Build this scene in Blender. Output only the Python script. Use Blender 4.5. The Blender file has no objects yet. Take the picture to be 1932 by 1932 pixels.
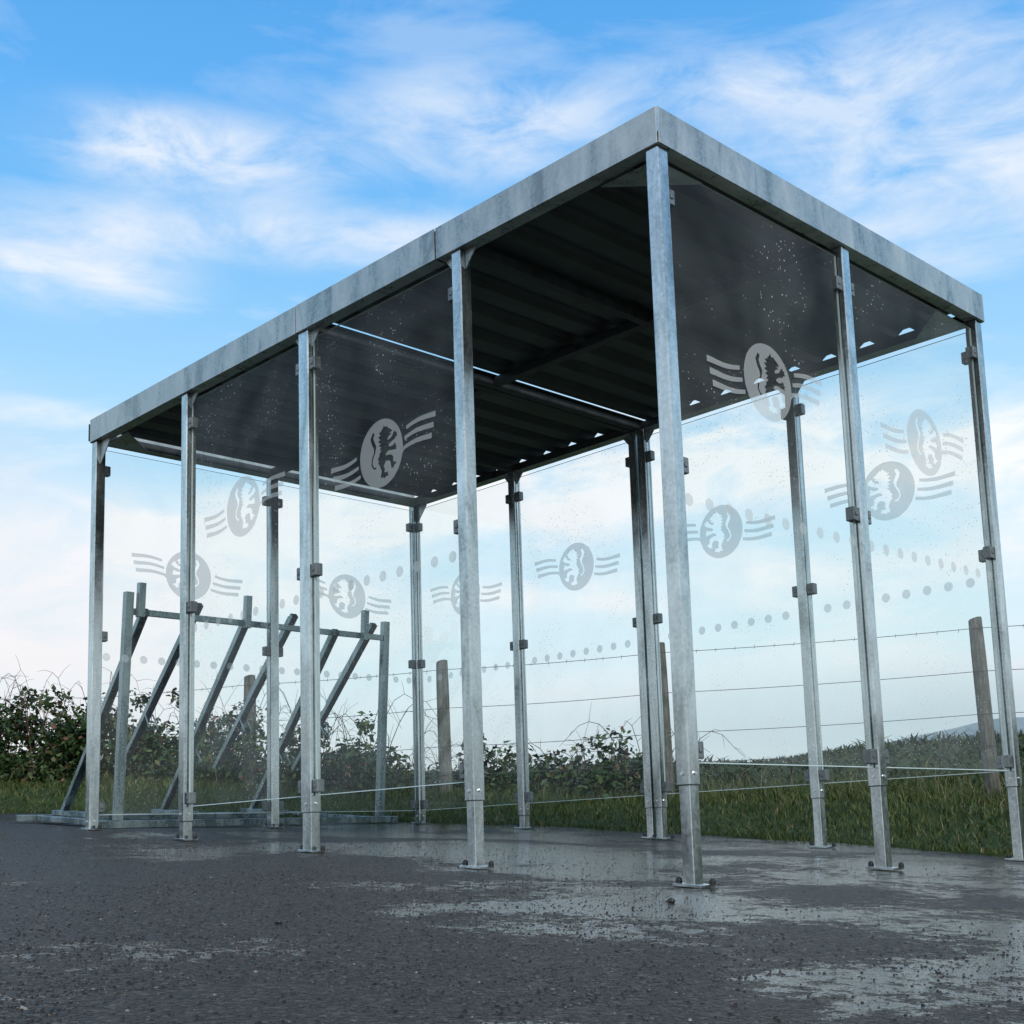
import bpy, bmesh, math, random
import numpy as np
from mathutils import Matrix, Vector
random.seed(7); rng=np.random.default_rng(7)
SC=bpy.context.scene; COL=SC.collection
SC.view_settings.view_transform='Standard'; SC.view_settings.look='None'; SC.view_settings.exposure=0

# ---------------------------------------------------------------- camera
F=Vector((-.6876,.7105,.1494)).normalized(); R=Vector((.7141,.6990,-.0376)).normalized(); U=R.cross(F).normalized(); R=F.cross(U)
CP=Vector((2.344,-2.868,.1813))
cam=bpy.data.objects.new('camera',bpy.data.cameras.new('camera')); COL.objects.link(cam); SC.camera=cam
M=Matrix.Identity(4)
for i in range(3): M[i][0]=R[i]; M[i][1]=U[i]; M[i][2]=-F[i]; M[i][3]=CP[i]
cam.matrix_world=M
cam.data.sensor_width=36; cam.data.lens=2414/1932*36
cam.data.shift_x=-119/1932; cam.data.shift_y=252/1932
cam.data.clip_start=.02; cam.data.clip_end=6000
def ray(u,v): return (F*2414+R*(u-1085)+U*(1218-v))

# ---------------------------------------------------------------- node helpers
def newmat(name):
    m=bpy.data.materials.new(name); m.use_nodes=True; nt=m.node_tree
    b=nt.nodes['Principled BSDF']; return m,nt,b
def nd(nt,t,**k):
    n=nt.nodes.new(t)
    for a,v in k.items(): setattr(n,a,v)
    return n
def noise(nt,vec,scale,detail=5,rough=.6,dist=0):
    n=nd(nt,'ShaderNodeTexNoise'); n.inputs['Scale'].default_value=scale; n.inputs['Detail'].default_value=detail
    n.inputs['Roughness'].default_value=rough; n.inputs['Distortion'].default_value=dist
    if vec is not None: nt.links.new(vec,n.inputs['Vector'])
    return n.outputs['Fac']
def ramp(nt,fac,stops):
    r=nd(nt,'ShaderNodeValToRGB'); e=r.color_ramp.elements
    while len(e)<len(stops): e.new(.5)
    for q,(p,c) in zip(e,stops):
        q.position=p; q.color=(*c,1) if len(c)==3 else c
    nt.links.new(fac,r.inputs[0]); return r.outputs[0]
def mr(nt,v,a,b,c,d,smooth=False):
    n=nd(nt,'ShaderNodeMapRange'); n.inputs[1].default_value=a;n.inputs[2].default_value=b;n.inputs[3].default_value=c;n.inputs[4].default_value=d
    if smooth: n.interpolation_type='SMOOTHSTEP'
    nt.links.new(v,n.inputs[0]); return n.outputs[0]
def mth(nt,op,a,b=None,clamp=False):
    n=nd(nt,'ShaderNodeMath',operation=op,use_clamp=clamp)
    for i,x in enumerate((a,b)):
        if x is None: continue
        if isinstance(x,(int,float)): n.inputs[i].default_value=x
        else: nt.links.new(x,n.inputs[i])
    return n.outputs[0]
def mixc(nt,f,a,b,bt='MIX'):
    n=nd(nt,'ShaderNodeMix',data_type='RGBA',blend_type=bt)
    for i,x in ((0,f),(6,a),(7,b)):
        if isinstance(x,(int,float)): n.inputs[i].default_value=x
        elif isinstance(x,tuple): n.inputs[i].default_value=(*x,1)
        else: nt.links.new(x,n.inputs[i])
    return n.outputs[2]
def gpos(nt):
    return nd(nt,'ShaderNodeNewGeometry').outputs['Position']
def mapv(nt,vec,scale,rot=(0,0,0)):
    n=nd(nt,'ShaderNodeMapping'); n.inputs['Scale'].default_value=scale; n.inputs['Rotation'].default_value=rot
    nt.links.new(vec,n.inputs[0]); return n.outputs[0]
def bump(nt,h,strength,dist,b,prev=None):
    n=nd(nt,'ShaderNodeBump'); n.inputs['Strength'].default_value=strength; n.inputs['Distance'].default_value=dist
    nt.links.new(h,n.inputs['Height'])
    if prev is not None: nt.links.new(prev,n.inputs['Normal'])
    if b is not None: nt.links.new(n.outputs[0],b.inputs['Normal'])
    return n.outputs[0]

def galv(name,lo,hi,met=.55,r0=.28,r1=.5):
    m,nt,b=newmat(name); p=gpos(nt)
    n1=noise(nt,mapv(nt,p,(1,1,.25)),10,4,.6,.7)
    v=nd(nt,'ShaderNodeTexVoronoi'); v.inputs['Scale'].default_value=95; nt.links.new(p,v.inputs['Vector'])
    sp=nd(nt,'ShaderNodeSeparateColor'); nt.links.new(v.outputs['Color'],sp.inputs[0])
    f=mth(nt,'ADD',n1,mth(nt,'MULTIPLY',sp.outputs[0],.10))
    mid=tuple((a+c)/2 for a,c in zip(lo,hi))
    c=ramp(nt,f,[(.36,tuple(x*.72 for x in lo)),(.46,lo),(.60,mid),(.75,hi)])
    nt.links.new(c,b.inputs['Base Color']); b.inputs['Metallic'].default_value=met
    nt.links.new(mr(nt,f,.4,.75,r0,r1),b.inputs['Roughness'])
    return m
M_post=galv('galvanized_steel',(.36,.41,.42),(.68,.74,.75),.92,.13,.30)
M_fas=galv('galvanized_fascia_steel',(.34,.38,.375),(.54,.58,.57),.6,.24,.46)
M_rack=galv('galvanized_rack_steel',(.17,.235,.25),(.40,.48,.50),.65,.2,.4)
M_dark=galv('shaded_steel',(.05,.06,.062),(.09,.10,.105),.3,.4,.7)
M_clamp=galv('cast_clamp_metal',(.14,.16,.165),(.30,.33,.335),.5,.35,.6)
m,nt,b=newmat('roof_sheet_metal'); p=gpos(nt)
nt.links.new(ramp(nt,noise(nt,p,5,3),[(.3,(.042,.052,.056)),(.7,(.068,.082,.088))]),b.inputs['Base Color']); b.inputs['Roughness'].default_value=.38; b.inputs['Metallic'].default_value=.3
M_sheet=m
m,nt,b=newmat('black_rubber'); b.inputs['Base Color'].default_value=(.012,.012,.013,1); b.inputs['Roughness'].default_value=.45; M_black=m
m,nt,b=newmat('bright_steel'); b.inputs['Base Color'].default_value=(.7,.72,.73,1); b.inputs['Metallic'].default_value=.8; b.inputs['Roughness'].default_value=.3; M_bright=m

def glassmat():
    m=bpy.data.materials.new('toughened_glass'); m.use_nodes=True; nt=m.node_tree; nt.nodes.clear()
    out=nd(nt,'ShaderNodeOutputMaterial'); p=gpos(nt)
    tr=nd(nt,'ShaderNodeBsdfTransparent'); tr.inputs[0].default_value=(.96,.988,.98,1)
    df=nd(nt,'ShaderNodeBsdfDiffuse'); df.inputs[0].default_value=(.82,.88,.88,1)
    gl=nd(nt,'ShaderNodeBsdfGlossy'); gl.inputs['Roughness'].default_value=.03; gl.inputs[0].default_value=(.9,.95,.95,1)
    nz=noise(nt,p,2.4,2,.6,.3)
    haze=mr(nt,nz,.35,.7,.02,.075)
    v=nd(nt,'ShaderNodeTexVoronoi'); v.inputs['Scale'].default_value=80; nt.links.new(p,v.inputs['Vector'])
    sp=nd(nt,'ShaderNodeSeparateColor'); nt.links.new(v.outputs['Color'],sp.inputs[0])
    rad=mth(nt,'MULTIPLY',mth(nt,'MULTIPLY',mth(nt,'SUBTRACT',sp.outputs[1],.45,True),.5),mr(nt,nz,.42,.60,.2,1))
    drop=mth(nt,'MULTIPLY',mth(nt,'LESS_THAN',v.outputs['Distance'],rad),.4)
    hz=mth(nt,'ADD',haze,drop,True)
    m1=nd(nt,'ShaderNodeMixShader'); nt.links.new(hz,m1.inputs[0]); nt.links.new(tr.outputs[0],m1.inputs[1]); nt.links.new(df.outputs[0],m1.inputs[2])
    m2=nd(nt,'ShaderNodeMixShader')
    lw=nd(nt,'ShaderNodeLayerWeight'); lw.inputs[0].default_value=.2
    nt.links.new(mth(nt,'MULTIPLY',lw.outputs['Fresnel'],.34,True),m2.inputs[0]); nt.links.new(m1.outputs[0],m2.inputs[1]); nt.links.new(gl.outputs[0],m2.inputs[2])
    nt.links.new(m2.outputs[0],out.inputs[0]); return m
M_glass=glassmat()
m,nt,b=newmat('skylit_glass_edge'); b.inputs['Base Color'].default_value=(.55,.66,.64,1); b.inputs['Roughness'].default_value=.15; M_skyedge=m  # pale colour paints in the sky light refracted at the pane edges
def frostmat():
    m=bpy.data.materials.new('frosted_film'); m.use_nodes=True; nt=m.node_tree; nt.nodes.clear()
    out=nd(nt,'ShaderNodeOutputMaterial')
    tr=nd(nt,'ShaderNodeBsdfTransparent')
    df=nd(nt,'ShaderNodeBsdfDiffuse'); df.inputs[0].default_value=(.92,.96,.94,1)
    tl=nd(nt,'ShaderNodeBsdfTranslucent'); tl.inputs[0].default_value=(.97,.99,.97,1)
    dd=nd(nt,'ShaderNodeMixShader'); dd.inputs[0].default_value=.5; nt.links.new(df.outputs[0],dd.inputs[1]); nt.links.new(tl.outputs[0],dd.inputs[2])
    m1=nd(nt,'ShaderNodeMixShader'); m1.inputs[0].default_value=.50; nt.links.new(tr.outputs[0],m1.inputs[1]); nt.links.new(dd.outputs[0],m1.inputs[2])
    nt.links.new(m1.outputs[0],out.inputs[0]); return m
M_frost=frostmat()

# ---------------------------------------------------------------- object helpers
def link(o,parent=None):
    COL.objects.link(o)
    if parent is not None: o.parent=parent
    return o
def tag(o,label=None,cat=None,group=None,kind=None):
    if label: o['label']=label
    if cat: o['category']=cat
    if group: o['group']=group
    if kind: o['kind']=kind
    return o
def empty(name,loc,label,cat,group=None):
    o=bpy.data.objects.new(name,None); o.empty_display_size=.1; link(o); o.location=loc
    return tag(o,label,cat,group)
def box(bm,c,s,rot=None):
    mt=Matrix.Translation(c)
    if rot is not None: mt=mt@rot
    mt=mt@Matrix.Diagonal((s[0],s[1],s[2],1))
    bmesh.ops.create_cube(bm,size=1,matrix=mt)
def bar(bm,a,b,w,h,up=Vector((0,0,1))):
    a=Vector(a);b=Vector(b);d=(b-a);L=d.length;d.normalize()
    s=d.cross(up); 
    if s.length<1e-4: s=d.cross(Vector((0,1,0)))
    s.normalize();t=s.cross(d)
    mt=Matrix.Identity(4); c=(a+b)/2
    for i in range(3): mt[i][0]=d[i]*L;mt[i][1]=s[i]*w;mt[i][2]=t[i]*h;mt[i][3]=c[i]
    bmesh.ops.create_cube(bm,size=1,matrix=mt)
def tube(bm,pts,r,n=6,taper=1.0):
    pts=[Vector(p) for p in pts]; rings=[]
    for i,p in enumerate(pts):
        d=(pts[min(i+1,len(pts)-1)]-pts[max(i-1,0)]).normalized()
        s=d.cross(Vector((0,0,1)))
        if s.length<1e-3: s=Vector((1,0,0))
        s.normalize();t=s.cross(d); rr=r*(1+(taper-1)*i/(len(pts)-1))
        rings.append([bm.verts.new(p+(s*math.cos(a)+t*math.sin(a))*rr) for a in [2*math.pi*k/n for k in range(n)]])
    for q,w in zip(rings,rings[1:]):
        for k in range(n): bm.faces.new((q[k],q[(k+1)%n],w[(k+1)%n],w[k]))
    bm.faces.new(rings[0]); bm.faces.new(rings[-1][::-1])
def done(name,bm,mat,parent=None,bev=0,smooth=False):
    if bev: bmesh.ops.bevel(bm,geom=list(bm.edges),offset=bev,segments=1,affect='EDGES',profile=.5)
    bmesh.ops.recalc_face_normals(bm,faces=bm.faces)
    me=bpy.data.meshes.new(name); bm.to_mesh(me); bm.free(); me.materials.append(mat)
    if smooth:
        for p in me.polygons: p.use_smooth=True
    return link(bpy.data.objects.new(name,me),parent)
def obj_of(name,me,parent=None,loc=(0,0,0)):
    o=bpy.data.objects.new(name,me); link(o,parent); o.location=loc; return o
def pyobj(name,v,f,mat,parent=None,smooth=False):
    me=bpy.data.meshes.new(name); me.from_pydata(v,[],f); me.materials.append(mat)
    if smooth: me.polygons.foreach_set('use_smooth',[True]*len(me.polygons))
    me.update()
    return link(bpy.data.objects.new(name,me),parent)
def npmesh(name,V,faces4,faces3,mat,parent=None):
    me=bpy.data.meshes.new(name); me.vertices.add(len(V)); me.vertices.foreach_set('co',V.astype(np.float32).ravel())
    n4=len(faces4); n3=len(faces3)
    loops=np.concatenate([faces4.ravel(),faces3.ravel()]) if n3 else faces4.ravel()
    me.loops.add(len(loops)); me.loops.foreach_set('vertex_index',loops.astype(np.int32))
    st=np.concatenate([np.arange(n4)*4, n4*4+np.arange(n3)*3]).astype(np.int32)
    me.polygons.add(n4+n3); me.polygons.foreach_set('loop_start',st)
    me.materials.append(mat); me.update(calc_edges=True); me.validate()
    return link(bpy.data.objects.new(name,me),parent)

SL=.0725
def plane(x): return .033-SL*x

# ---------------------------------------------------------------- terrain
EX=[-60,-30,-12,-8,-6.3,-5.5,-4.8,-3.9,-3.2,-2.2,-1,0,1.5,4,10,40,80]
EY=[-42,-19,-4.6,-1.0,.62,1.2,1.75,2.28,2.45,2.52,2.42,2.3,2.25,2.2,2.0,0,-4]
def edge(x): return np.interp(x,EX,EY)
def S(t): t=np.clip(t,0,1); return t*t*(3-2*t)
def terr(x,y):
    x=np.asarray(x,float);y=np.asarray(y,float)
    s=y-edge(x); A=np.clip(.43+.125*(x+6.5),.15,1.6)
    return plane(x)+.015+.15*S(s/1.1)+.03*np.sin(x*2.1+y*1.3)*S(s/2)+(A-.1)*S((s-2.5)/7)*(1-.9*S((s-12)/30))+.05*np.sin(x*.9)*np.sin(y*.7)*S((s-3)/4)
def roadz(x,y): return plane(x)+.004*np.sin(x*3.1+y*2)+.004*np.sin(x*1.2-y*3.3)
m,nt,b=newmat('wet_asphalt'); p=gpos(nt)
v=nd(nt,'ShaderNodeTexVoronoi'); v.inputs['Scale'].default_value=120; nt.links.new(p,v.inputs['Vector'])
sc=nd(nt,'ShaderNodeSeparateColor'); nt.links.new(v.outputs['Color'],sc.inputs[0])
big=noise(nt,p,1.15,3,.55,.5); mid=noise(nt,p,19,5,.85)
stone=ramp(nt,sc.outputs[0],[(0,(.014,.011,.009)),(.55,(.034,.027,.022)),(.88,(.07,.057,.047)),(1,(.15,.125,.105))])
nt.links.new(stone,b.inputs['Base Color'])
spx=nd(nt,'ShaderNodeSeparateXYZ'); nt.links.new(p,spx.inputs[0])
# the ground is wetter towards the shelter and to the right of it
q=mth(nt,'ADD',spx.outputs[1],mth(nt,'MULTIPLY',spx.outputs[0],.35))
zone=mr(nt,q,-1.9,.2,-.035,.045,True)
wv=mth(nt,'ADD',mth(nt,'ADD',mth(nt,'MULTIPLY',big,.6),mth(nt,'MULTIPLY',mid,.4)),zone)
wet=mr(nt,wv,.50,.535,0,1,True)
nt.links.new(mr(nt,wet,0,1,.44,.05),b.inputs['Roughness'])
h=mth(nt,'MULTIPLY',mth(nt,'SUBTRACT',1,v.outputs['Distance']),mr(nt,wet,0,1,1.0,.02))
h=mth(nt,'ADD',h,mth(nt,'MULTIPLY',mid,mr(nt,wet,0,1,2.2,.16)))
bump(nt,h,1,.017,b)
nt.links.new(mr(nt,wet,0,1,.25,1.0),b.inputs['Specular IOR Level'])
b.inputs['Specular Tint'].default_value=(1,.95,.90,1)
M_asph=m
m,nt,b=newmat('field_grass_soil'); p=gpos(nt)
nt.links.new(ramp(nt,noise(nt,p,3,5,.75,.5),[(.3,(.013,.022,.008)),(.5,(.03,.050,.015)),(.65,(.05,.072,.02)),(.8,(.08,.08,.028))]),b.inputs['Base Color']); b.inputs['Roughness'].default_value=.9; b.inputs['Specular IOR Level'].default_value=.15
M_soil=m
g=pyobj('ground',[(-2500,-2500,plane(-2500)-.03),(2500,-2500,plane(2500)-.03),(2500,2500,plane(2500)-.03),(-2500,2500,plane(-2500)-.03)],[(0,1,2,3)],M_soil); tag(g,kind='structure')
V=[];Fc=[]
xs=np.concatenate([[-60,-30,-18],np.linspace(-12,6,121),[10,20,40,80]]); ts=np.concatenate([np.linspace(0,.2,80),[.3,.5,.8,1.0]])
for x in xs:
    ye=float(edge(x))+.04*math.sin(x*5.1)+.03*math.sin(x*13)
    for t in ts:
        y=ye+(-75-ye)*t
        z=float(roadz(x,y))
        if t>.22 or abs(x)>13: z=plane(x)
        V.append((x,y,z))
nT=len(ts)
for i in range(len(xs)-1):
    for j in range(nT-1): Fc.append((i*nT+j,i*nT+j+1,(i+1)*nT+j+1,(i+1)*nT+j))
tag(pyobj('road',V,Fc,M_asph,smooth=True),kind='structure')
m,nt,b=newmat('road_chippings'); g=nd(nt,'ShaderNodeNewGeometry')
nt.links.new(ramp(nt,g.outputs['Random Per Island'],[(0,(.012,.010,.008)),(.5,(.034,.028,.023)),(.85,(.066,.055,.046)),(.97,(.14,.12,.10)),(1,(.30,.27,.23))]),b.inputs['Base Color']); b.inputs['Roughness'].default_value=.2
b.inputs['Specular Tint'].default_value=(1,.95,.90,1)
n=90000; rr=1.3+rng.random(n)**1.1*4.8; aa=math.radians(-44)+rng.uniform(-.62,.62,n)
X=CP.x+np.sin(aa)*rr; Y=CP.y+np.cos(aa)*rr
wm=np.sin(X*2.3+Y*1.1)+np.sin(X*1.1-Y*2.9+1)+np.sin(X*5.1+Y*4.3)*.6
kp=(Y<edge(X)-.05)&(rng.random(n)<np.where(wm>.6,.2,.75)*np.clip(.35-.55*(Y+.35*X),.05,1)); X=X[kp];Y=Y[kp]; n=len(X)
r0=rng.uniform(.0012,.0036,n)*rng.choice([.8,1,1.35],n); Z=roadz(X,Y); a0=rng.uniform(0,6.28,n)
ring=[np.stack([X+np.cos(a0+k*1.571)*r0*rng.uniform(.7,1.3,n),Y+np.sin(a0+k*1.571)*r0*rng.uniform(.7,1.3,n),Z-.0015],1) for k in range(4)]
tz=rng.uniform(.15,.6,n); tx=rng.uniform(-.25,.25,n); ty=rng.uniform(-.25,.25,n)
top=[np.stack([X+np.cos(a0+k*1.571+.4)*r0*.6,Y+np.sin(a0+k*1.571+.4)*r0*.6,Z+r0*(tz+tx*math.cos(k*1.571)+ty*math.sin(k*1.571))],1) for k in range(4)]
V=np.stack(ring+top,1).reshape(-1,3); b0=np.arange(n)*8
f4=np.concatenate([np.stack([b0+k,b0+(k+1)%4,b0+4+(k+1)%4,b0+4+k],1) for k in range(4)]+[np.stack([b0+4,b0+5,b0+6,b0+7],1)])
g=tag(npmesh('road_gravel',V,f4,np.zeros((0,3),int),m),kind='stuff'); tag(g,'coarse stone chippings set in the wet asphalt surface','gravel')
V=[];Fc=[]
xs=np.concatenate([[-60,-40,-25],np.linspace(-16,8,97),[12,20,40,80]]); ss=np.concatenate([[-.0],np.linspace(.04,4,40),np.linspace(4.3,16,40),[20,28,40,60,90]])
for x in xs:
    for s in ss:
        y=float(edge(x))+s; z=float(terr(x,y)) if s>0 else plane(x)-.02
        V.append((x,y,z))
nT=len(ss)
for i in range(len(xs)-1):
    for j in range(nT-1): Fc.append((i*nT+j,(i+1)*nT+j,(i+1)*nT+j+1,i*nT+j+1))
tag(pyobj('verge_ground',V,Fc,M_soil,smooth=True),kind='structure')
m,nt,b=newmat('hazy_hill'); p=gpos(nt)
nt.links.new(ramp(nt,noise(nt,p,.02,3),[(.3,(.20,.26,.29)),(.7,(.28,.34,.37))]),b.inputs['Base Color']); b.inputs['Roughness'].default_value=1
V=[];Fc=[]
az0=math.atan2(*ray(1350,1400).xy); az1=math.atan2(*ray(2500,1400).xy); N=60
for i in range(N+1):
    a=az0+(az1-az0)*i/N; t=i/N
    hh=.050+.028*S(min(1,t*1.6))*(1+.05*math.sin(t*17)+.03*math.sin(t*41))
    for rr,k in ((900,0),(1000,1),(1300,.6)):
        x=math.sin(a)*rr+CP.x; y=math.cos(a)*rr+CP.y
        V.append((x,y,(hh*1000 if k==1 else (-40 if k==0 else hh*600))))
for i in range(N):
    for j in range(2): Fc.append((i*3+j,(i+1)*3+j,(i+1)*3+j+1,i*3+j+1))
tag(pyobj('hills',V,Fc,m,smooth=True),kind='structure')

# ---------------------------------------------------------------- grass
def bladeMat(name,stops):
    m,nt,b=newmat(name); g=nd(nt,'ShaderNodeNewGeometry')
    nt.links.new(ramp(nt,g.outputs['Random Per Island'],stops),b.inputs['Base Color'])
    b.inputs['Roughness'].default_value=.5; b.inputs['Specular IOR Level'].default_value=.25
    return m
M_grass=bladeMat('grass_blades',[(0,(.018,.036,.008)),(.35,(.046,.078,.015)),(.7,(.082,.12,.025)),(.88,(.12,.13,.035)),(1,(.24,.19,.10))])
M_field=bladeMat('rough_pasture_blades',[(0,(.010,.022,.008)),(.5,(.028,.050,.014)),(.85,(.052,.075,.022)),(1,(.10,.095,.04))])
M_leaf=bladeMat('bramble_leaves',[(0,(.010,.024,.009)),(.35,(.026,.058,.018)),(.7,(.055,.10,.028)),(.9,(.09,.14,.042)),(.96,(.15,.09,.045)),(1,(.20,.10,.06))])
M_twig=bladeMat('bramble_stems',[(0,(.05,.03,.025)),(.6,(.11,.06,.045)),(1,(.17,.11,.08))])
def blades(name,X,Y,Hh,Wd,mat,lean=.45):
    n=len(X); Z=terr(X,Y)-.01; a=rng.uniform(0,2*np.pi,n); la=rng.uniform(0,2*np.pi,n); L=Hh*rng.uniform(.05,lean,n)*1.3
    P=np.stack([X,Y,Z],1); sd=np.stack([np.cos(a),np.sin(a),0*a],1)*Wd[:,None]/2
    ld=np.stack([np.cos(la),np.sin(la),0*la],1)*L[:,None]; up=np.array([[0,0,1.]])*Hh[:,None]
    m_=P+ld*.3+up*.6; tp=P+ld+up*.97
    V=np.stack([P-sd,P+sd,m_+sd*.75,m_-sd*.75,tp],1).reshape(-1,3); b0=np.arange(n)*5
    f4=np.stack([b0,b0+1,b0+2,b0+3],1); f3=np.stack([b0+3,b0+2,b0+4],1)
    return tag(npmesh(name,V,f4,f3,mat),kind='stuff')
n=75000
X=rng.uniform(-9.5,1.6,n); s=rng.beta(1,1.5,n)*4.6-.07+.05*np.sin(X*6)+.04*np.sin(X*15)
clump=(np.sin(X*7.3+s*5)+np.sin(X*17.1-s*9.2)+np.sin(X*3.1+s*13))*.33
Hh=(.03+.06*rng.random(n)+.07*np.clip(clump,0,1))*np.clip(.4+s*.45,.4,1.1)
g=blades('verge_grass',X,edge(X)+s,Hh,rng.uniform(.003,.008,n),M_grass,1.1); tag(g,'short green grass growing along the edge of the wet road','grass')
n=1500
X=rng.uniform(-9,1.2,n); s=1.0+rng.random(n)*2.6
g=blades('tall_grass',X,edge(X)+s,rng.uniform(.12,.36,n),rng.uniform(.002,.004,n),bladeMat('dry_grass_stalks',[(0,(.05,.07,.02)),(.5,(.13,.13,.05)),(1,(.30,.25,.13))]),.8); tag(g,'long thin grass stalks standing along the wire fence','grass')
n=45000
X=rng.uniform(-16,1.5,n); s=3.6+rng.random(n)*9
cl=np.clip((np.sin(X*2.1+s*1.3)+np.sin(X*5.3-s*2.2)+np.sin(X*11-s*3))*.4,0,1)
g=blades('field_grass',X,edge(X)+s,rng.uniform(.02,.06,n)+.16*cl*rng.random(n),rng.uniform(.015,.04,n),M_field,2.0); tag(g,'dark rough pasture covering the low bank beyond the fence','grass')

# ---------------------------------------------------------------- fence
fd=Vector((.881,.472,0)); fo=Vector((-4.63,2.98,0)); fn=Vector((-.472,.881,0))
m,nt,b=newmat('weathered_wood'); p=gpos(nt)
gr=noise(nt,mapv(nt,p,(1,1,.12)),60,4,.7,.6); bg=noise(nt,p,6,2)
c=ramp(nt,gr,[(.3,(.06,.055,.048)),(.5,(.15,.142,.125)),(.7,(.27,.26,.235))])
c=mixc(nt,mr(nt,bg,.45,.65,0,.7),c,(.06,.07,.045)); nt.links.new(c,b.inputs['Base Color']); b.inputs['Roughness'].default_value=.85
bump(nt,gr,.6,.01,b); M_wood=m
fence=empty('wire_fence',(fo.x,fo.y,float(terr(fo.x,fo.y))),'post and wire stock fence with weathered wooden posts behind the shelter','fence')
fz=fence.location.copy()
stations=[-7.2,-5.0,-3.2,-1.55,0,1.59,3.66,5.6,7.6]
for k,sv in enumerate(stations):
    if sv==-3.2: continue
    P=fo+fd*sv; z0=float(terr(P.x,P.y)); top=1.47+(0 if sv<5 else -.05)+(.0 if sv>-3 else .25*(-3-sv)/4)
    bm=bmesh.new(); n=10; r=.047
    rings=[]
    lean=Vector((random.uniform(-.02,.02),random.uniform(-.02,.02),0))
    for q in range(7):
        t=q/6; rr=r*(1.04-.08*t)*(1 if q<6 else .93)
        rings.append([bm.verts.new(P-fz+lean*t+Vector((math.cos(a)*rr*(1+.07*math.sin(3*a+k)),math.sin(a)*rr,z0-.1+(top-z0+.1)*t+(.012*math.cos(a) if q==6 else 0)))) for a in [2*math.pi*j/n for j in range(n)]])
    for A,B in zip(rings,rings[1:]):
        for j in range(n): bm.faces.new((A[j],A[(j+1)%n],B[(j+1)%n],B[j]))
    bm.faces.new(rings[-1])
    done('fence_post',bm,M_wood,fence)
m,nt,b=newmat('fence_wire_metal'); b.inputs['Base Color'].default_value=(.10,.105,.11,1); b.inputs['Metallic'].default_value=.5; b.inputs['Roughness'].default_value=.6
for wz,barb in ((1.405,True),(1.13,False),(.86,False),(.66,False)):
    bm=bmesh.new(); pts=[]
    for a,c_ in zip(stations,stations[1:]):
        for t in np.linspace(0,1,7)[:-1]:
            sv=a+(c_-a)*t; P=fo+fd*sv-fn*.05; pts.append(Vector((P.x,P.y,wz-.05*t*(1-t)+(.25*(-3-sv)/4 if sv<-3 else 0)))-fz)
    tube(bm,pts,.0020,4)
    if barb:
        for q in range(110):
            sv=-7+q*.13; 
            if sv>7.4: break
            P=fo+fd*sv-fn*.05; zz=wz-.01+(.25*(-3-sv)/4 if sv<-3 else 0); P=Vector((P.x,P.y,zz))-fz
            bar(bm,P-Vector((0,0,.012)),P+Vector((.006,0,.012)),.002,.002)
    done('fence_wire',bm,m,fence)

# ---------------------------------------------------------------- brambles
def bush(sv,off,h,rad,nl,label,nst=9,seed=0):
    P=fo+fd*sv+fn*off; z0=plane(P.x)+.03; root=empty('bramble_bush',(P.x,P.y,z0),label,'bramble','bramble bushes along the wire fence')
    r2=np.random.default_rng(seed+11)
    cs=[];
    for k in range(15):
        cs.append((r2.uniform(-rad,rad),r2.uniform(-.28,.28),h*r2.uniform(.15,.75),r2.uniform(.08,.24)))
    cs.append((0,0,h*.3,.30)); cs.append((rad*.5,-.1,h*.2,.26)); cs.append((-rad*.5,-.1,h*.2,.26))
    for k in range(4): cs.append((r2.uniform(-rad,rad),0,h*r2.uniform(.85,1.1),r2.uniform(.06,.13)))
    cs=np.array(cs); w=cs[:,3]**2; idx=r2.choice(len(cs),nl,p=w/w.sum())
    d=r2.normal(size=(nl,3)); d/=np.linalg.norm(d,axis=1)[:,None]; rr=cs[idx,3]*(.4+.85*r2.random(nl))
    loc=cs[idx,:3]; 
    base=np.stack([loc[:,0]*fd.x+loc[:,1]*fn.x,loc[:,0]*fd.y+loc[:,1]*fn.y,loc[:,2]],1)+d*rr[:,None]*np.array([1,1,.9])
    base[:,2]=np.abs(base[:,2])
    sz=r2.uniform(.012,.034,nl)[:,None]
    nrm=d*.5+r2.normal(size=(nl,3))*.6+np.array([0,0,.5]); nrm/=np.linalg.norm(nrm,axis=1)[:,None]
    t=np.cross(nrm,r2.normal(size=(nl,3))); t/=np.linalg.norm(t,axis=1)[:,None]; q=np.cross(nrm,t)
    V=np.stack([base-t*sz,base+q*sz*.62+nrm*sz*.2,base+t*sz*1.1,base-q*sz*.62+nrm*sz*.2],1).reshape(-1,3); b0=np.arange(nl)*4
    f3=np.concatenate([np.stack([b0,b0+1,b0+2],1),np.stack([b0,b0+2,b0+3],1)])
    npmesh('foliage',V,np.zeros((0,4),int),f3,M_leaf,root)
    bm=bmesh.new()
    for k in range(nst):
        x0=r2.uniform(-rad,rad); ang=r2.uniform(0,2*math.pi); L=r2.uniform(.35,.75); H=h*r2.uniform(.85,1.35)
        pts=[]
        for t_ in np.linspace(0,1,9):
            xx=x0+math.cos(ang)*L*t_*1.0; yy=math.sin(ang)*L*t_*.5; zz=H*math.sin(min(1,t_*1.05)*2.35)+.02*math.sin(9*t_+k)
            pts.append(Vector((xx*fd.x+yy*fn.x,xx*fd.y+yy*fn.y,max(0,zz))))
        tube(bm,pts,.0036,4,.35)
        for t_ in (2,3,4,5,6,7):
            if r2.random()<.8:
                e=pts[t_]+Vector(r2.normal(size=3)*.08)+Vector((0,0,.03)); tube(bm,[pts[t_],(pts[t_]+e)/2+Vector((0,0,.015)),e],.0018,3,.5)
    done('stem',bm,M_twig,root)
    return root
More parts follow.
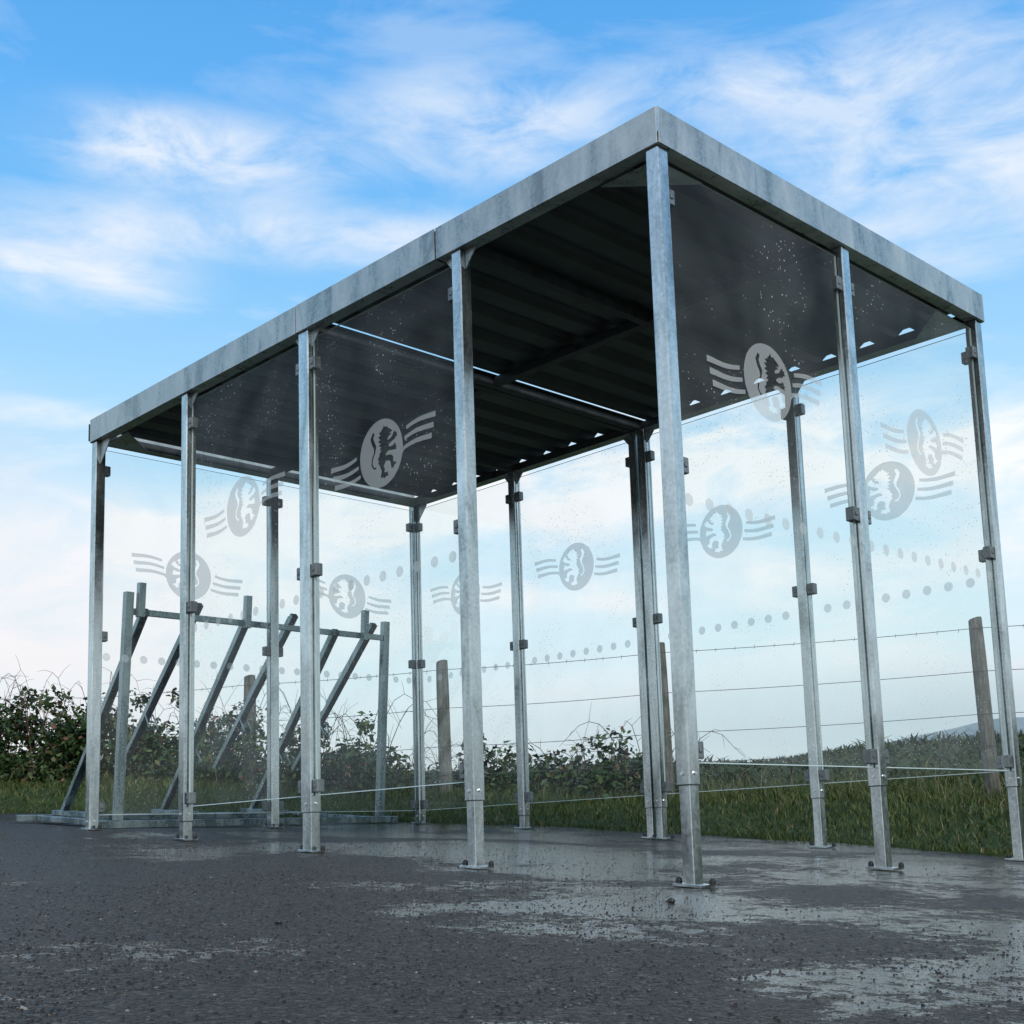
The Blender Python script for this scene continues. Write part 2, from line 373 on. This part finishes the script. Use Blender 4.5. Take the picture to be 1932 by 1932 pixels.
BL=[(-6.0,.2,.84,.55,'leftmost bramble bush, tall and tangled, at the left edge of the photo'),
 (-5.1,.15,.86,.55,'tall dark bramble bush left of the cycle rack, second from the left'),
 (-4.2,.15,.86,.55,'bramble bush behind the left corner post of the shelter'),
 (-3.4,.2,.80,.5,'bramble bush with arching bare stems behind the left half of the cycle rack'),
 (-2.6,.2,.74,.5,'bramble bush behind the middle of the cycle rack, left of the half hidden fence post'),
 (-1.7,.25,.66,.5,'bramble bush at the foot of the fence post behind the cycle rack'),
 (-.85,.25,.60,.48,'bramble bush with reddish stems right of the cycle rack, left of the fence post'),
 (-.05,.3,.42,.42,'low bramble bush directly behind the fence post seen through the shelter'),
 (.7,.3,.38,.42,'low bramble bush behind the shelter, second from the right end of the hedge'),
 (1.25,.2,.54,.30,'leafy bramble bush standing alone at the right end of the hedge')]
for k,(sv,off,h,rad,lb) in enumerate(BL): bush(sv,off,h,rad,(6800 if k<5 else 4600) if k<7 else 2600,lb,15 if k<7 else 8,k)

# ---------------------------------------------------------------- shelter
A=[0,.9286,1.892,2.857,3.769]; W=2.05; ZT=2.279; FB=2.28; TOP=2.40; e=.032
sh=empty('bus_shelter',(0,0,.03),'large galvanized steel shelter with glass panels and a flat corrugated roof standing on wet asphalt','shelter')
SO=Vector((0,0,.03))
def part(name,bm,mat,bev=0):
    o=done(name,bm,mat,sh,bev); o.location=-SO; return o
def meshof(fn,name,mat,bev=0):
    bm=bmesh.new(); fn(bm)
    if bev: bmesh.ops.bevel(bm,geom=list(bm.edges),offset=bev,segments=2,affect='EDGES',profile=.5)
    bmesh.ops.recalc_face_normals(bm,faces=bm.faces)
    me=bpy.data.meshes.new(name); bm.to_mesh(me); bm.free(); me.materials.append(mat); return me
post_me=meshof(lambda bm:box(bm,(0,0,(.32+ZT)/2),(.05,.05,ZT-.32)),'post',M_post,.004)
postw_me=meshof(lambda bm:box(bm,(0,0,(.32+ZT)/2),(.068,.05,ZT-.32)),'post',M_post,.004)
clampx=meshof(lambda bm:(box(bm,(0,0,0),(.034,.034,.05)),box(bm,(0,-.0185,0),(.014,.004,.014))),'clamp',M_clamp,.003)
clampy=meshof(lambda bm:(box(bm,(0,0,0),(.034,.034,.05)),box(bm,(.0185,0,0),(.004,.014,.014))),'clamp',M_clamp,.003)
def cyl(bm,c,r,h,axis='Z',n=12):
    mt=Matrix.Translation(c)
    if axis=='X': mt=mt@Matrix.Rotation(math.pi/2,4,'Y')
    if axis=='Y': mt=mt@Matrix.Rotation(math.pi/2,4,'X')
    bmesh.ops.create_cone(bm,cap_ends=True,segments=n,radius1=r,radius2=r*.9,depth=h,matrix=mt)
plate_me=meshof(lambda bm:box(bm,(0,0,.004),(.105,.062,.008)),'base_plate',M_post,.001)
def boltf(bm):
    cyl(bm,(0,0,.006),.010,.012); bmesh.ops.create_icosphere(bm,subdivisions=2,radius=.0095,matrix=Matrix.Translation((0,0,.012)))
bolt_me=meshof(boltf,'anchor_bolt',M_black)
screw_me=meshof(lambda bm:cyl(bm,(0,0,0),.006,.006,'Y',6),'screw',M_bright)
screwx_me=meshof(lambda bm:cyl(bm,(0,0,0),.006,.006,'X',6),'screw',M_bright)
CZ=(2.134,1.276,.4225)
PL=[(0,0,0,['y+']),(-A[1],0,0,['x-']),(-A[2],0,1,['x-','x+']),(-A[3],0,0,['x+']),(-A[4],0,0,['y+']),
 (0,W/2,0,['y-','y+']),(-A[4],W/2,0,['y-','y+']),
 (0,W,0,['y-','x-']),(-A[1],W,0,['x-','x+']),(-A[2]+.031,W,0,['x+']),(-A[2]-.031,W,0,['x-']),(-A[3],W,0,['x-','x+']),(-A[4],W,0,['x+','y-'])]
for x,y,wide,cl in PL:
    bz=float(roadz(x,y))+.002
    po=obj_of('post',postw_me if wide else post_me,sh,Vector((x,y,0))-SO)
    bm=bmesh.new(); box(bm,(0,0,(bz+.36)/2),(.041+(.018 if wide else 0),.041,.36-bz)); lg=done('foot',bm,M_post,po,.002)
    pm=obj_of('base_plate',plate_me,po,(0,0,bz+.0005)); pm.rotation_euler=(0,math.atan(SL),0)
    for sx in (-1,1):
        bo=obj_of('anchor_bolt',bolt_me,po,(sx*.043+(.016 if sx>0 else 0),.012*sx,bz+.005-sx*.003))
    for zz in (.355,):
        obj_of('screw',screw_me,po,(0,-.027,zz)); obj_of('screw',screwx_me,po,(.027+(.009 if wide else 0),0,zz))
    hw=.034 if wide else .025
    for d in cl:
        ax=d[0]; s=1 if d[1]=='+' else -1
        for z in CZ:
            if ax=='x': obj_of('clamp',clampx,po,(s*(hw+.0165),0,z))
            else: obj_of('clamp',clampy,po,(0,s*(hw+.0165),z))
def fboard(x0,y0,x1,y1,inx,iny,z0=FB,z1=TOP):
    bm=bmesh.new(); cx,cy=(x0+x1)/2,(y0+y1)/2; lx,ly=abs(x1-x0),abs(y1-y0)
    if lx>ly:
        box(bm,(cx,cy,(z0+z1)/2),(lx,.005,z1-z0)); box(bm,(cx,cy+iny*.029,z0+.0025),(lx-.004,.052,.004))
    else:
        box(bm,(cx,cy,(z0+z1)/2),(.005,ly,z1-z0)); box(bm,(cx+inx*.029,cy,z0+.0025),(.052,ly-.12,.004))
    return part('fascia',bm,M_fas,.0008)
L=A[4]
xsn=[e,-1.03,-1.93,-L-e]
for k,(a,b_) in enumerate(zip(xsn,xsn[1:])): fboard(a-(.003 if k else .0005),-e-.0015*(k%2),b_+.003,-e-.0015*(k%2),0,1)
for xj in (-1.03,-1.93):
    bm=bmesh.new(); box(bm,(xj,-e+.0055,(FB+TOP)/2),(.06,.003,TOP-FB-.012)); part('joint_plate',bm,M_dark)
fboard(e+.003,-e+.003,e+.003,W+e,-1,0)
fboard(-L-e-.003,-e+.003,-L-e-.003,W+e,1,0)
fboard(e,W+e+.002,-L-e,W+e+.002,0,-1,FB,2.322)
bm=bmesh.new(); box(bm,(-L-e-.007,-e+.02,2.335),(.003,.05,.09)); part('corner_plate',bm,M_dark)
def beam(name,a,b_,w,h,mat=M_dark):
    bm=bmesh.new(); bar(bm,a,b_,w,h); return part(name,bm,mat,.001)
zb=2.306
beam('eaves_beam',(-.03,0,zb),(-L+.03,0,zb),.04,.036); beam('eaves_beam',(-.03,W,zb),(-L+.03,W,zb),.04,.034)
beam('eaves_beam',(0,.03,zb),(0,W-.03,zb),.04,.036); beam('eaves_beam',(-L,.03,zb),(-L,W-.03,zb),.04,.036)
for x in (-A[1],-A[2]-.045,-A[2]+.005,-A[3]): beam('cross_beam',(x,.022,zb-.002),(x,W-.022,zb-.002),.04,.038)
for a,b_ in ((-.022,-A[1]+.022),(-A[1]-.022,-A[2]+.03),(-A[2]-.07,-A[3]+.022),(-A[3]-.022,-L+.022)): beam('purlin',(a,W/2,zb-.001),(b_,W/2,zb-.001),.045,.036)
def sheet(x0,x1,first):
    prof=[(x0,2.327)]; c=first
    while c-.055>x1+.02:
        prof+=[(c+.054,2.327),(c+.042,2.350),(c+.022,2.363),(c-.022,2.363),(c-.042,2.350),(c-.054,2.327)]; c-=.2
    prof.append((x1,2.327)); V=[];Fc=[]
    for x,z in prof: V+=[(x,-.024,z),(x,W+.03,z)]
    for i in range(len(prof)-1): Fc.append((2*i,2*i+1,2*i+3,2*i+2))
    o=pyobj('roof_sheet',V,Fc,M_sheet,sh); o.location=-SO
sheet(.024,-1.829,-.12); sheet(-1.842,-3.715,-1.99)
def gusset(pts,n,t=.005):
    bm=bmesh.new(); n=Vector(n)*t/2; a=[bm.verts.new(Vector(p)+n) for p in pts]; b2=[bm.verts.new(Vector(p)-n) for p in pts]
    bm.faces.new(a); bm.faces.new(b2[::-1]); k=len(pts)
    for i in range(k): bm.faces.new((a[i],b2[i],b2[(i+1)%k],a[(i+1)%k]))
    part('gusset',bm,M_fas)
for x,y,sx,sy in ((0,0,-1,1),(-L,0,1,1),(0,W,-1,-1),(-L,W,1,-1)):
    if x==-L: gusset([(x+sx*.027,y,FB-.002),(x+sx*.12,y,FB-.002),(x+sx*.12,y,FB-.02),(x+sx*.027,y,FB-.12)],(0,1,0))
    gusset([(x+sx*.027,y+sy*.027,FB-.012),(x+sx*.26,y+sy*.027,FB-.006),(x+sx*.027,y+sy*.26,FB-.006)],(0,0,1))
for x in (-A[1],-A[2],-A[3]):
    for y in (0,W):
        for sx in (-1,1):
            k=.034 if x==-A[2] and y==0 else (.058 if x==-A[2] else .027)
            gusset([(x+sx*k,y,FB-.002),(x+sx*(k+.05),y,FB-.002),(x+sx*(k+.05),y,FB-.012),(x+sx*k,y,FB-.07)],(0,1,0))

def logo_mesh():
    cu=bpy.data.curves.new('emblem','CURVE'); cu.dimensions='2D'; cu.fill_mode='BOTH'
    def poly(pts):
        s=cu.splines.new('POLY'); s.points.add(len(pts)-1)
        for q,(x,y) in zip(s.points,pts): q.co=(x,y,0,1)
        s.use_cyclic_u=True
    r=.132
    poly([(r*math.cos(a),r*math.sin(a)) for a in [2*math.pi*k/56 for k in range(56)]])
    lion=[(.00,.78),(.08,.84),(.12,.92),(.20,.82),(.28,.85),(.34,.78),(.44,.72),(.54,.64),(.50,.59),(.40,.60),(.50,.51),(.40,.50),(.32,.44),(.30,.36),(.42,.38),(.54,.44),(.62,.56),(.70,.60),(.71,.52),(.80,.53),(.77,.45),(.84,.40),(.73,.37),(.68,.31),(.54,.27),(.40,.22),(.34,.14),
      (.46,.10),(.60,.12),(.68,.18),(.74,.12),(.70,.07),(.80,.04),(.73,.00),(.77,-.08),(.66,-.05),(.54,-.04),(.40,-.01),(.26,-.04),(.18,-.14),(.32,-.15),(.46,-.17),(.58,-.26),(.58,-.40),(.64,-.48),(.74,-.47),(.71,-.55),(.62,-.58),(.58,-.68),(.52,-.62),(.45,-.66),(.46,-.54),(.44,-.42),(.34,-.34),(.16,-.38),
      (.08,-.48),(.14,-.60),(.11,-.70),(.22,-.73),(.31,-.70),(.28,-.78),(.34,-.85),(.20,-.86),(.10,-.91),(.02,-.84),(-.08,-.88),(-.08,-.78),(-.03,-.64),(-.09,-.50),(-.16,-.38),(-.23,-.35),(-.17,-.26),(-.24,-.18),(-.15,-.10),(-.14,-.02),(-.02,.08),(-.13,.11),(-.04,.20),(-.18,.26),(-.05,.32),(-.21,.40),(-.08,.46),(-.21,.57),(-.06,.60),(-.16,.71),(-.04,.72)]
    k_=.86*r
    poly([((x+.05)*k_*1.02,(y+.01)*k_) for x,y in lion])
    c=[(-.28,-.46),(-.40,-.44),(-.51,-.30),(-.47,-.08),(-.35,.10),(-.33,.28),(-.43,.44),(-.49,.60),(-.39,.78)]
    up=[];dn=[]
    for i,(x,y) in enumerate(c):
        w=.032+.045*(i>4)*(1-.5*(i==8)); dx=c[min(i+1,8)][0]-c[max(i-1,0)][0]; dy=c[min(i+1,8)][1]-c[max(i-1,0)][1]; l=math.hypot(dx,dy)
        up.append((x-dy/l*w,y+dx/l*w)); dn.append((x+dy/l*w,y-dx/l*w))
    poly([(x*k_,y*k_) for x,y in up+dn[::-1]])
    for side in (-1,1):
        for k in range(3):
            yc=side*.024+(k-1)*.038; x0=.142; ln=.170
            off=(k-1)*.012*side; T=[];B=[]
            for q in range(17):
                t=q/16; x=side*(x0+ln*t)+off; y=yc+side*(.014*t+.006*math.sin(t*math.pi*1.3)); hw=.0070+.0034*t
                T.append((x,y+hw)); B.append((x,y-hw))
            poly(T+B[::-1])
    ob=bpy.data.objects.new('tmp',cu); COL.objects.link(ob)
    dg=bpy.context.evaluated_depsgraph_get(); me=bpy.data.meshes.new_from_object(ob.evaluated_get(dg))
    bpy.data.objects.remove(ob); me.materials.clear(); me.materials.append(M_frost); me.name='emblem'; return me
emb=logo_mesh()
bm=bmesh.new(); bmesh.ops.create_circle(bm,cap_ends=True,segments=24,radius=.0205); dot_me=bpy.data.meshes.new('dot'); bm.to_mesh(dot_me); bm.free(); dot_me.materials.append(M_frost)
def pane(p0,p1,hw0,hw1):
    p0=Vector((*p0,0));p1=Vector((*p1,0)); d=(p1-p0).normalized(); a=p0+d*(hw0+.010); b_=p1-d*(hw1+.010)
    w=(b_-a).length; c=(a+b_)/2; z0,z1=.385,2.245; hz=(z1-z0)/2; t=.004
    V=[(-w/2,-hz,0),(w/2,-hz,0),(w/2,hz,0),(-w/2,hz,0)]; Fc=[(0,1,2,3)]
    k=len(V); V+=[(x,y,zz) for zz in (-t,t) for x,y,_ in V]
    for i in range(4): Fc.append((k+i,k+(i+1)%4,k+4+(i+1)%4,k+4+i))
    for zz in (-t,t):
        k=len(V); V+=[(-w/2,-hz,zz),(w/2,-hz,zz),(w/2,-hz+.003,zz*.8),(-w/2,-hz+.003,zz*.8)]; Fc.append((k,k+1,k+2,k+3))  # thin pale strips added to paint the bright sky line along the bottom
    me=bpy.data.meshes.new('glass_panel'); me.from_pydata(V,[],Fc); me.materials.append(M_glass); me.materials.append(M_skyedge)
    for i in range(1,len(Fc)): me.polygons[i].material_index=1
    o=obj_of('glass_panel',me,sh); o.rotation_euler=(math.pi/2,0,math.atan2(d.y,d.x)); o.location=Vector((c.x,c.y,(z0+z1)/2))-SO
    zc=(z0+z1)/2
    obj_of('emblem',emb,o,(0,1.648-zc,.006))
    n=9 if w<.95 else 10
    if w<.88: n=8
    for i in range(n): obj_of('dot',dot_me,o,((i-(n-1)/2)*.1,1.175-zc,.006))
h=.025
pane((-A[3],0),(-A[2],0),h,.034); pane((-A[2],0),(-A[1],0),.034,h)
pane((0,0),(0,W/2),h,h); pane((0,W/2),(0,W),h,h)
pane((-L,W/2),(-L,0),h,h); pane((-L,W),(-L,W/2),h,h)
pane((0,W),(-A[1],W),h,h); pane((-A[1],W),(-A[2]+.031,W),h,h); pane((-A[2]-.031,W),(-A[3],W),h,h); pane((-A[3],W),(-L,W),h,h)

# ---------------------------------------------------------------- cycle rack
RX=-3.95
rk=empty('cycle_rack',(RX,0,plane(RX)+.004),'galvanized steel cycle rack with six slanted channels standing behind the left end of the shelter','bicycle rack')
rk.rotation_euler=(0,math.atan(SL),0)
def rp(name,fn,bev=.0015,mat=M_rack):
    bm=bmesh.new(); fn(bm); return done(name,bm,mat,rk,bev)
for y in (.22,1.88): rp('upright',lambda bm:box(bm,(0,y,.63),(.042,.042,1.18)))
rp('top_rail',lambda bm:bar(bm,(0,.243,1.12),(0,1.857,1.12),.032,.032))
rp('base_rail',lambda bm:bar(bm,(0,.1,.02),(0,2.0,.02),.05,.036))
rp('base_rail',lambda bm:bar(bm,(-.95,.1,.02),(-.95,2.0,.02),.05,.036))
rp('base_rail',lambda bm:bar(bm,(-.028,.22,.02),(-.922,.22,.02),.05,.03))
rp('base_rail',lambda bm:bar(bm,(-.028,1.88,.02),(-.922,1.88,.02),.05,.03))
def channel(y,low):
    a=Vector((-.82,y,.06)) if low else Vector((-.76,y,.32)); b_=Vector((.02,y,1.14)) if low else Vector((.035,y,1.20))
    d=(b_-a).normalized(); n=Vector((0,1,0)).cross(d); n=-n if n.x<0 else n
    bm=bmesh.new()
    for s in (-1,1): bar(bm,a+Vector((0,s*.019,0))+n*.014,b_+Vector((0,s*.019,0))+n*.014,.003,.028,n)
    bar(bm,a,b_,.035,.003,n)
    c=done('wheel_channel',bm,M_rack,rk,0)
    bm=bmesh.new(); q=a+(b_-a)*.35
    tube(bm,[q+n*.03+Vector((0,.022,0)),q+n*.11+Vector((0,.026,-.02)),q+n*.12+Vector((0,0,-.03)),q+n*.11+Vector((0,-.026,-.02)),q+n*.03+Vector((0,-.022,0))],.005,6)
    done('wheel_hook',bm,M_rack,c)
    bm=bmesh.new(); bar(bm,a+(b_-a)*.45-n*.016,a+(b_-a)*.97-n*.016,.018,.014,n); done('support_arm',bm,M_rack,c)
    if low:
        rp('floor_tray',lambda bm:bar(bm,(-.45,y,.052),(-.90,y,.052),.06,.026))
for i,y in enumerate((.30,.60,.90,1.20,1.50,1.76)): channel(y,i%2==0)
for y in (.27,.90,1.70): rp('stub_post',lambda bm:box(bm,(.0+.038,y,1.18),(.036,.036,.18)))

m,nt,b=newmat('wet_pebble'); b.inputs['Base Color'].default_value=(.03,.027,.025,1); b.inputs['Roughness'].default_value=.3
for (x,y,r,lb) in ((.27,-.42,.010,'dark wet pebble on the asphalt in front of the open bay of the shelter'),(-.02,-1.35,.008,'dark wet pebble in the foreground left of centre'),(-.47,-1.85,.008,'small dark pebble at the bottom left corner of the asphalt')):
    bm=bmesh.new(); bmesh.ops.create_icosphere(bm,subdivisions=2,radius=r)
    for q in bm.verts: q.co=Vector((q.co.x*1.25,q.co.y,q.co.z*.75))*random.uniform(.88,1.1)
    o=done('pebble',bm,m,None,0,True); o.location=Vector((x,y,float(roadz(x,y))+r*.5)); tag(o,lb,'stone')

# ---------------------------------------------------------------- world
w=bpy.data.worlds.new('World'); SC.world=w; w.use_nodes=True; nt=w.node_tree; nt.nodes.clear()
out=nd(nt,'ShaderNodeOutputWorld'); tc=nd(nt,'ShaderNodeTexCoord'); sp=nd(nt,'ShaderNodeSeparateXYZ'); nt.links.new(tc.outputs['Generated'],sp.inputs[0])
az=mth(nt,'ARCTAN2',sp.outputs[0],sp.outputs[1]); el=mth(nt,'ARCSINE',sp.outputs[2])
def lin(*c): return tuple(((x/255+.055)/1.055)**2.4 if x>10 else x/255/12.92 for x in c)
def E(v): d=ray(1000,v).normalized(); return math.asin(d.z)
def pos(v): return (E(v)+.1)/1.7
elr=mr(nt,el,-.1,1.6,0,1)
st=[(0,lin(160,166,168)),(pos(1560),lin(218,227,233)),(pos(1400),lin(224,235,241)),(pos(1200),lin(216,238,248)),(pos(1000),lin(198,232,252)),(pos(800),lin(172,219,251)),(pos(600),lin(143,203,249)),(pos(400),lin(114,187,246)),(pos(200),lin(98,175,242)),(pos(0),lin(88,165,234)),(1,lin(170,183,200))]
grad=ramp(nt,elr,st)
cv=nd(nt,'ShaderNodeCombineXYZ'); nt.links.new(az,cv.inputs[0]); nt.links.new(el,cv.inputs[1])
n1=noise(nt,mapv(nt,cv.outputs[0],(9,20,1),(0,0,math.radians(-12))),1.0,7,.62,.5)
n2=noise(nt,mapv(nt,cv.outputs[0],(2.8,10,1),(0,0,math.radians(5))),1.5,6,.58,.4)
def blob(u,v,su,sv,am):
    d=ray(u,v).normalized(); a0=math.atan2(d.x,d.y); e0=math.asin(d.z)
    vm=nd(nt,'ShaderNodeVectorMath',operation='MULTIPLY_ADD'); nt.links.new(cv.outputs[0],vm.inputs[0])
    ka,ke=2414/(su*1.35),2414/(sv*1.35); vm.inputs[1].default_value=(ka,ke,0); vm.inputs[2].default_value=(-a0*ka,-e0*ke,0)
    ln=nd(nt,'ShaderNodeVectorMath',operation='LENGTH'); nt.links.new(vm.outputs[0],ln.inputs[0])
    return mr(nt,ln.outputs['Value'],0,1.5,am,0,True)
tot=None
for t_ in [(350,285,210,52,1.2),(900,250,220,70,.85),(620,450,330,40,.75),(130,490,170,62,.75),(1350,165,420,48,.5),(1780,270,380,150,.8),
      (1430,850,330,85,1.4),(1850,890,260,80,.9),(60,775,100,18,.8),(-20,1200,400,140,1.2),(600,1000,500,55,.85),(1000,930,300,60,.95),(1300,1100,900,45,.9)]:
    g_=blob(*t_); tot=g_ if tot is None else mth(nt,'ADD',tot,g_)
vd=nd(nt,'ShaderNodeVectorMath',operation='DOT_PRODUCT'); nt.links.new(tc.outputs['Generated'],vd.inputs[0]); vd.inputs[1].default_value=(.62,-.62,.48)
tot=mth(nt,'ADD',tot,mr(nt,vd.outputs['Value'],-.1,.5,0,1.0,True))  # broad unseen cloud added behind the camera to brighten the front faces
dens=mth(nt,'MULTIPLY',mth(nt,'MINIMUM',tot,1.2),mr(nt,n1,.36,.62,.15,1.1))
low=mr(nt,elr,pos(1000),pos(500),.75,.3)
dens=mth(nt,'ADD',dens,mth(nt,'MULTIPLY',mr(nt,n2,.48,.66,0,1),low),True)
dens=mth(nt,'MULTIPLY',dens,.94)
ccol=ramp(nt,elr,[(pos(1560),lin(222,226,231)),(pos(1330),lin(234,238,243)),(pos(1150),lin(246,247,250)),(pos(850),lin(252,253,255)),(pos(500),lin(238,243,251)),(pos(200),lin(224,236,250))])
sky=mixc(nt,dens,grad,ccol)
sky=mixc(nt,mth(nt,'MULTIPLY',blob(1750,1370,720,75,.85),mr(nt,n2,.3,.6,.7,1)),sky,lin(184,203,214))
d=ray(-150,1230).normalized(); vg=nd(nt,'ShaderNodeVectorMath',operation='DOT_PRODUCT'); nt.links.new(tc.outputs['Generated'],vg.inputs[0]); vg.inputs[1].default_value=tuple(d)
sky=mixc(nt,mr(nt,vg.outputs['Value'],.975,.9995,0,.35,True),sky,lin(244,232,231))
b1=nd(nt,'ShaderNodeBackground'); nt.links.new(sky,b1.inputs[0]); b1.inputs[1].default_value=1.08
SE=math.radians(40); SA=math.radians(108)
ns=nd(nt,'ShaderNodeTexSky',sky_type='NISHITA'); ns.sun_disc=False; ns.sun_elevation=SE; ns.sun_rotation=SA
b2=nd(nt,'ShaderNodeBackground'); nt.links.new(ns.outputs[0],b2.inputs[0]); b2.inputs[1].default_value=.1
mx=nd(nt,'ShaderNodeMixShader'); mx.inputs[0].default_value=.05; nt.links.new(b1.outputs[0],mx.inputs[1]); nt.links.new(b2.outputs[0],mx.inputs[2]); nt.links.new(mx.outputs[0],out.inputs[0])
sl=bpy.data.lights.new('sun','SUN'); sl.energy=1.5; sl.angle=math.radians(12); sl.color=(1,.95,.88)
so=bpy.data.objects.new('sun',sl); COL.objects.link(so)
sd=Vector((math.sin(SA)*math.cos(SE),math.cos(SA)*math.cos(SE),math.sin(SE))); so.rotation_euler=sd.to_track_quat('Z','Y').to_euler(); so.location=sd*20
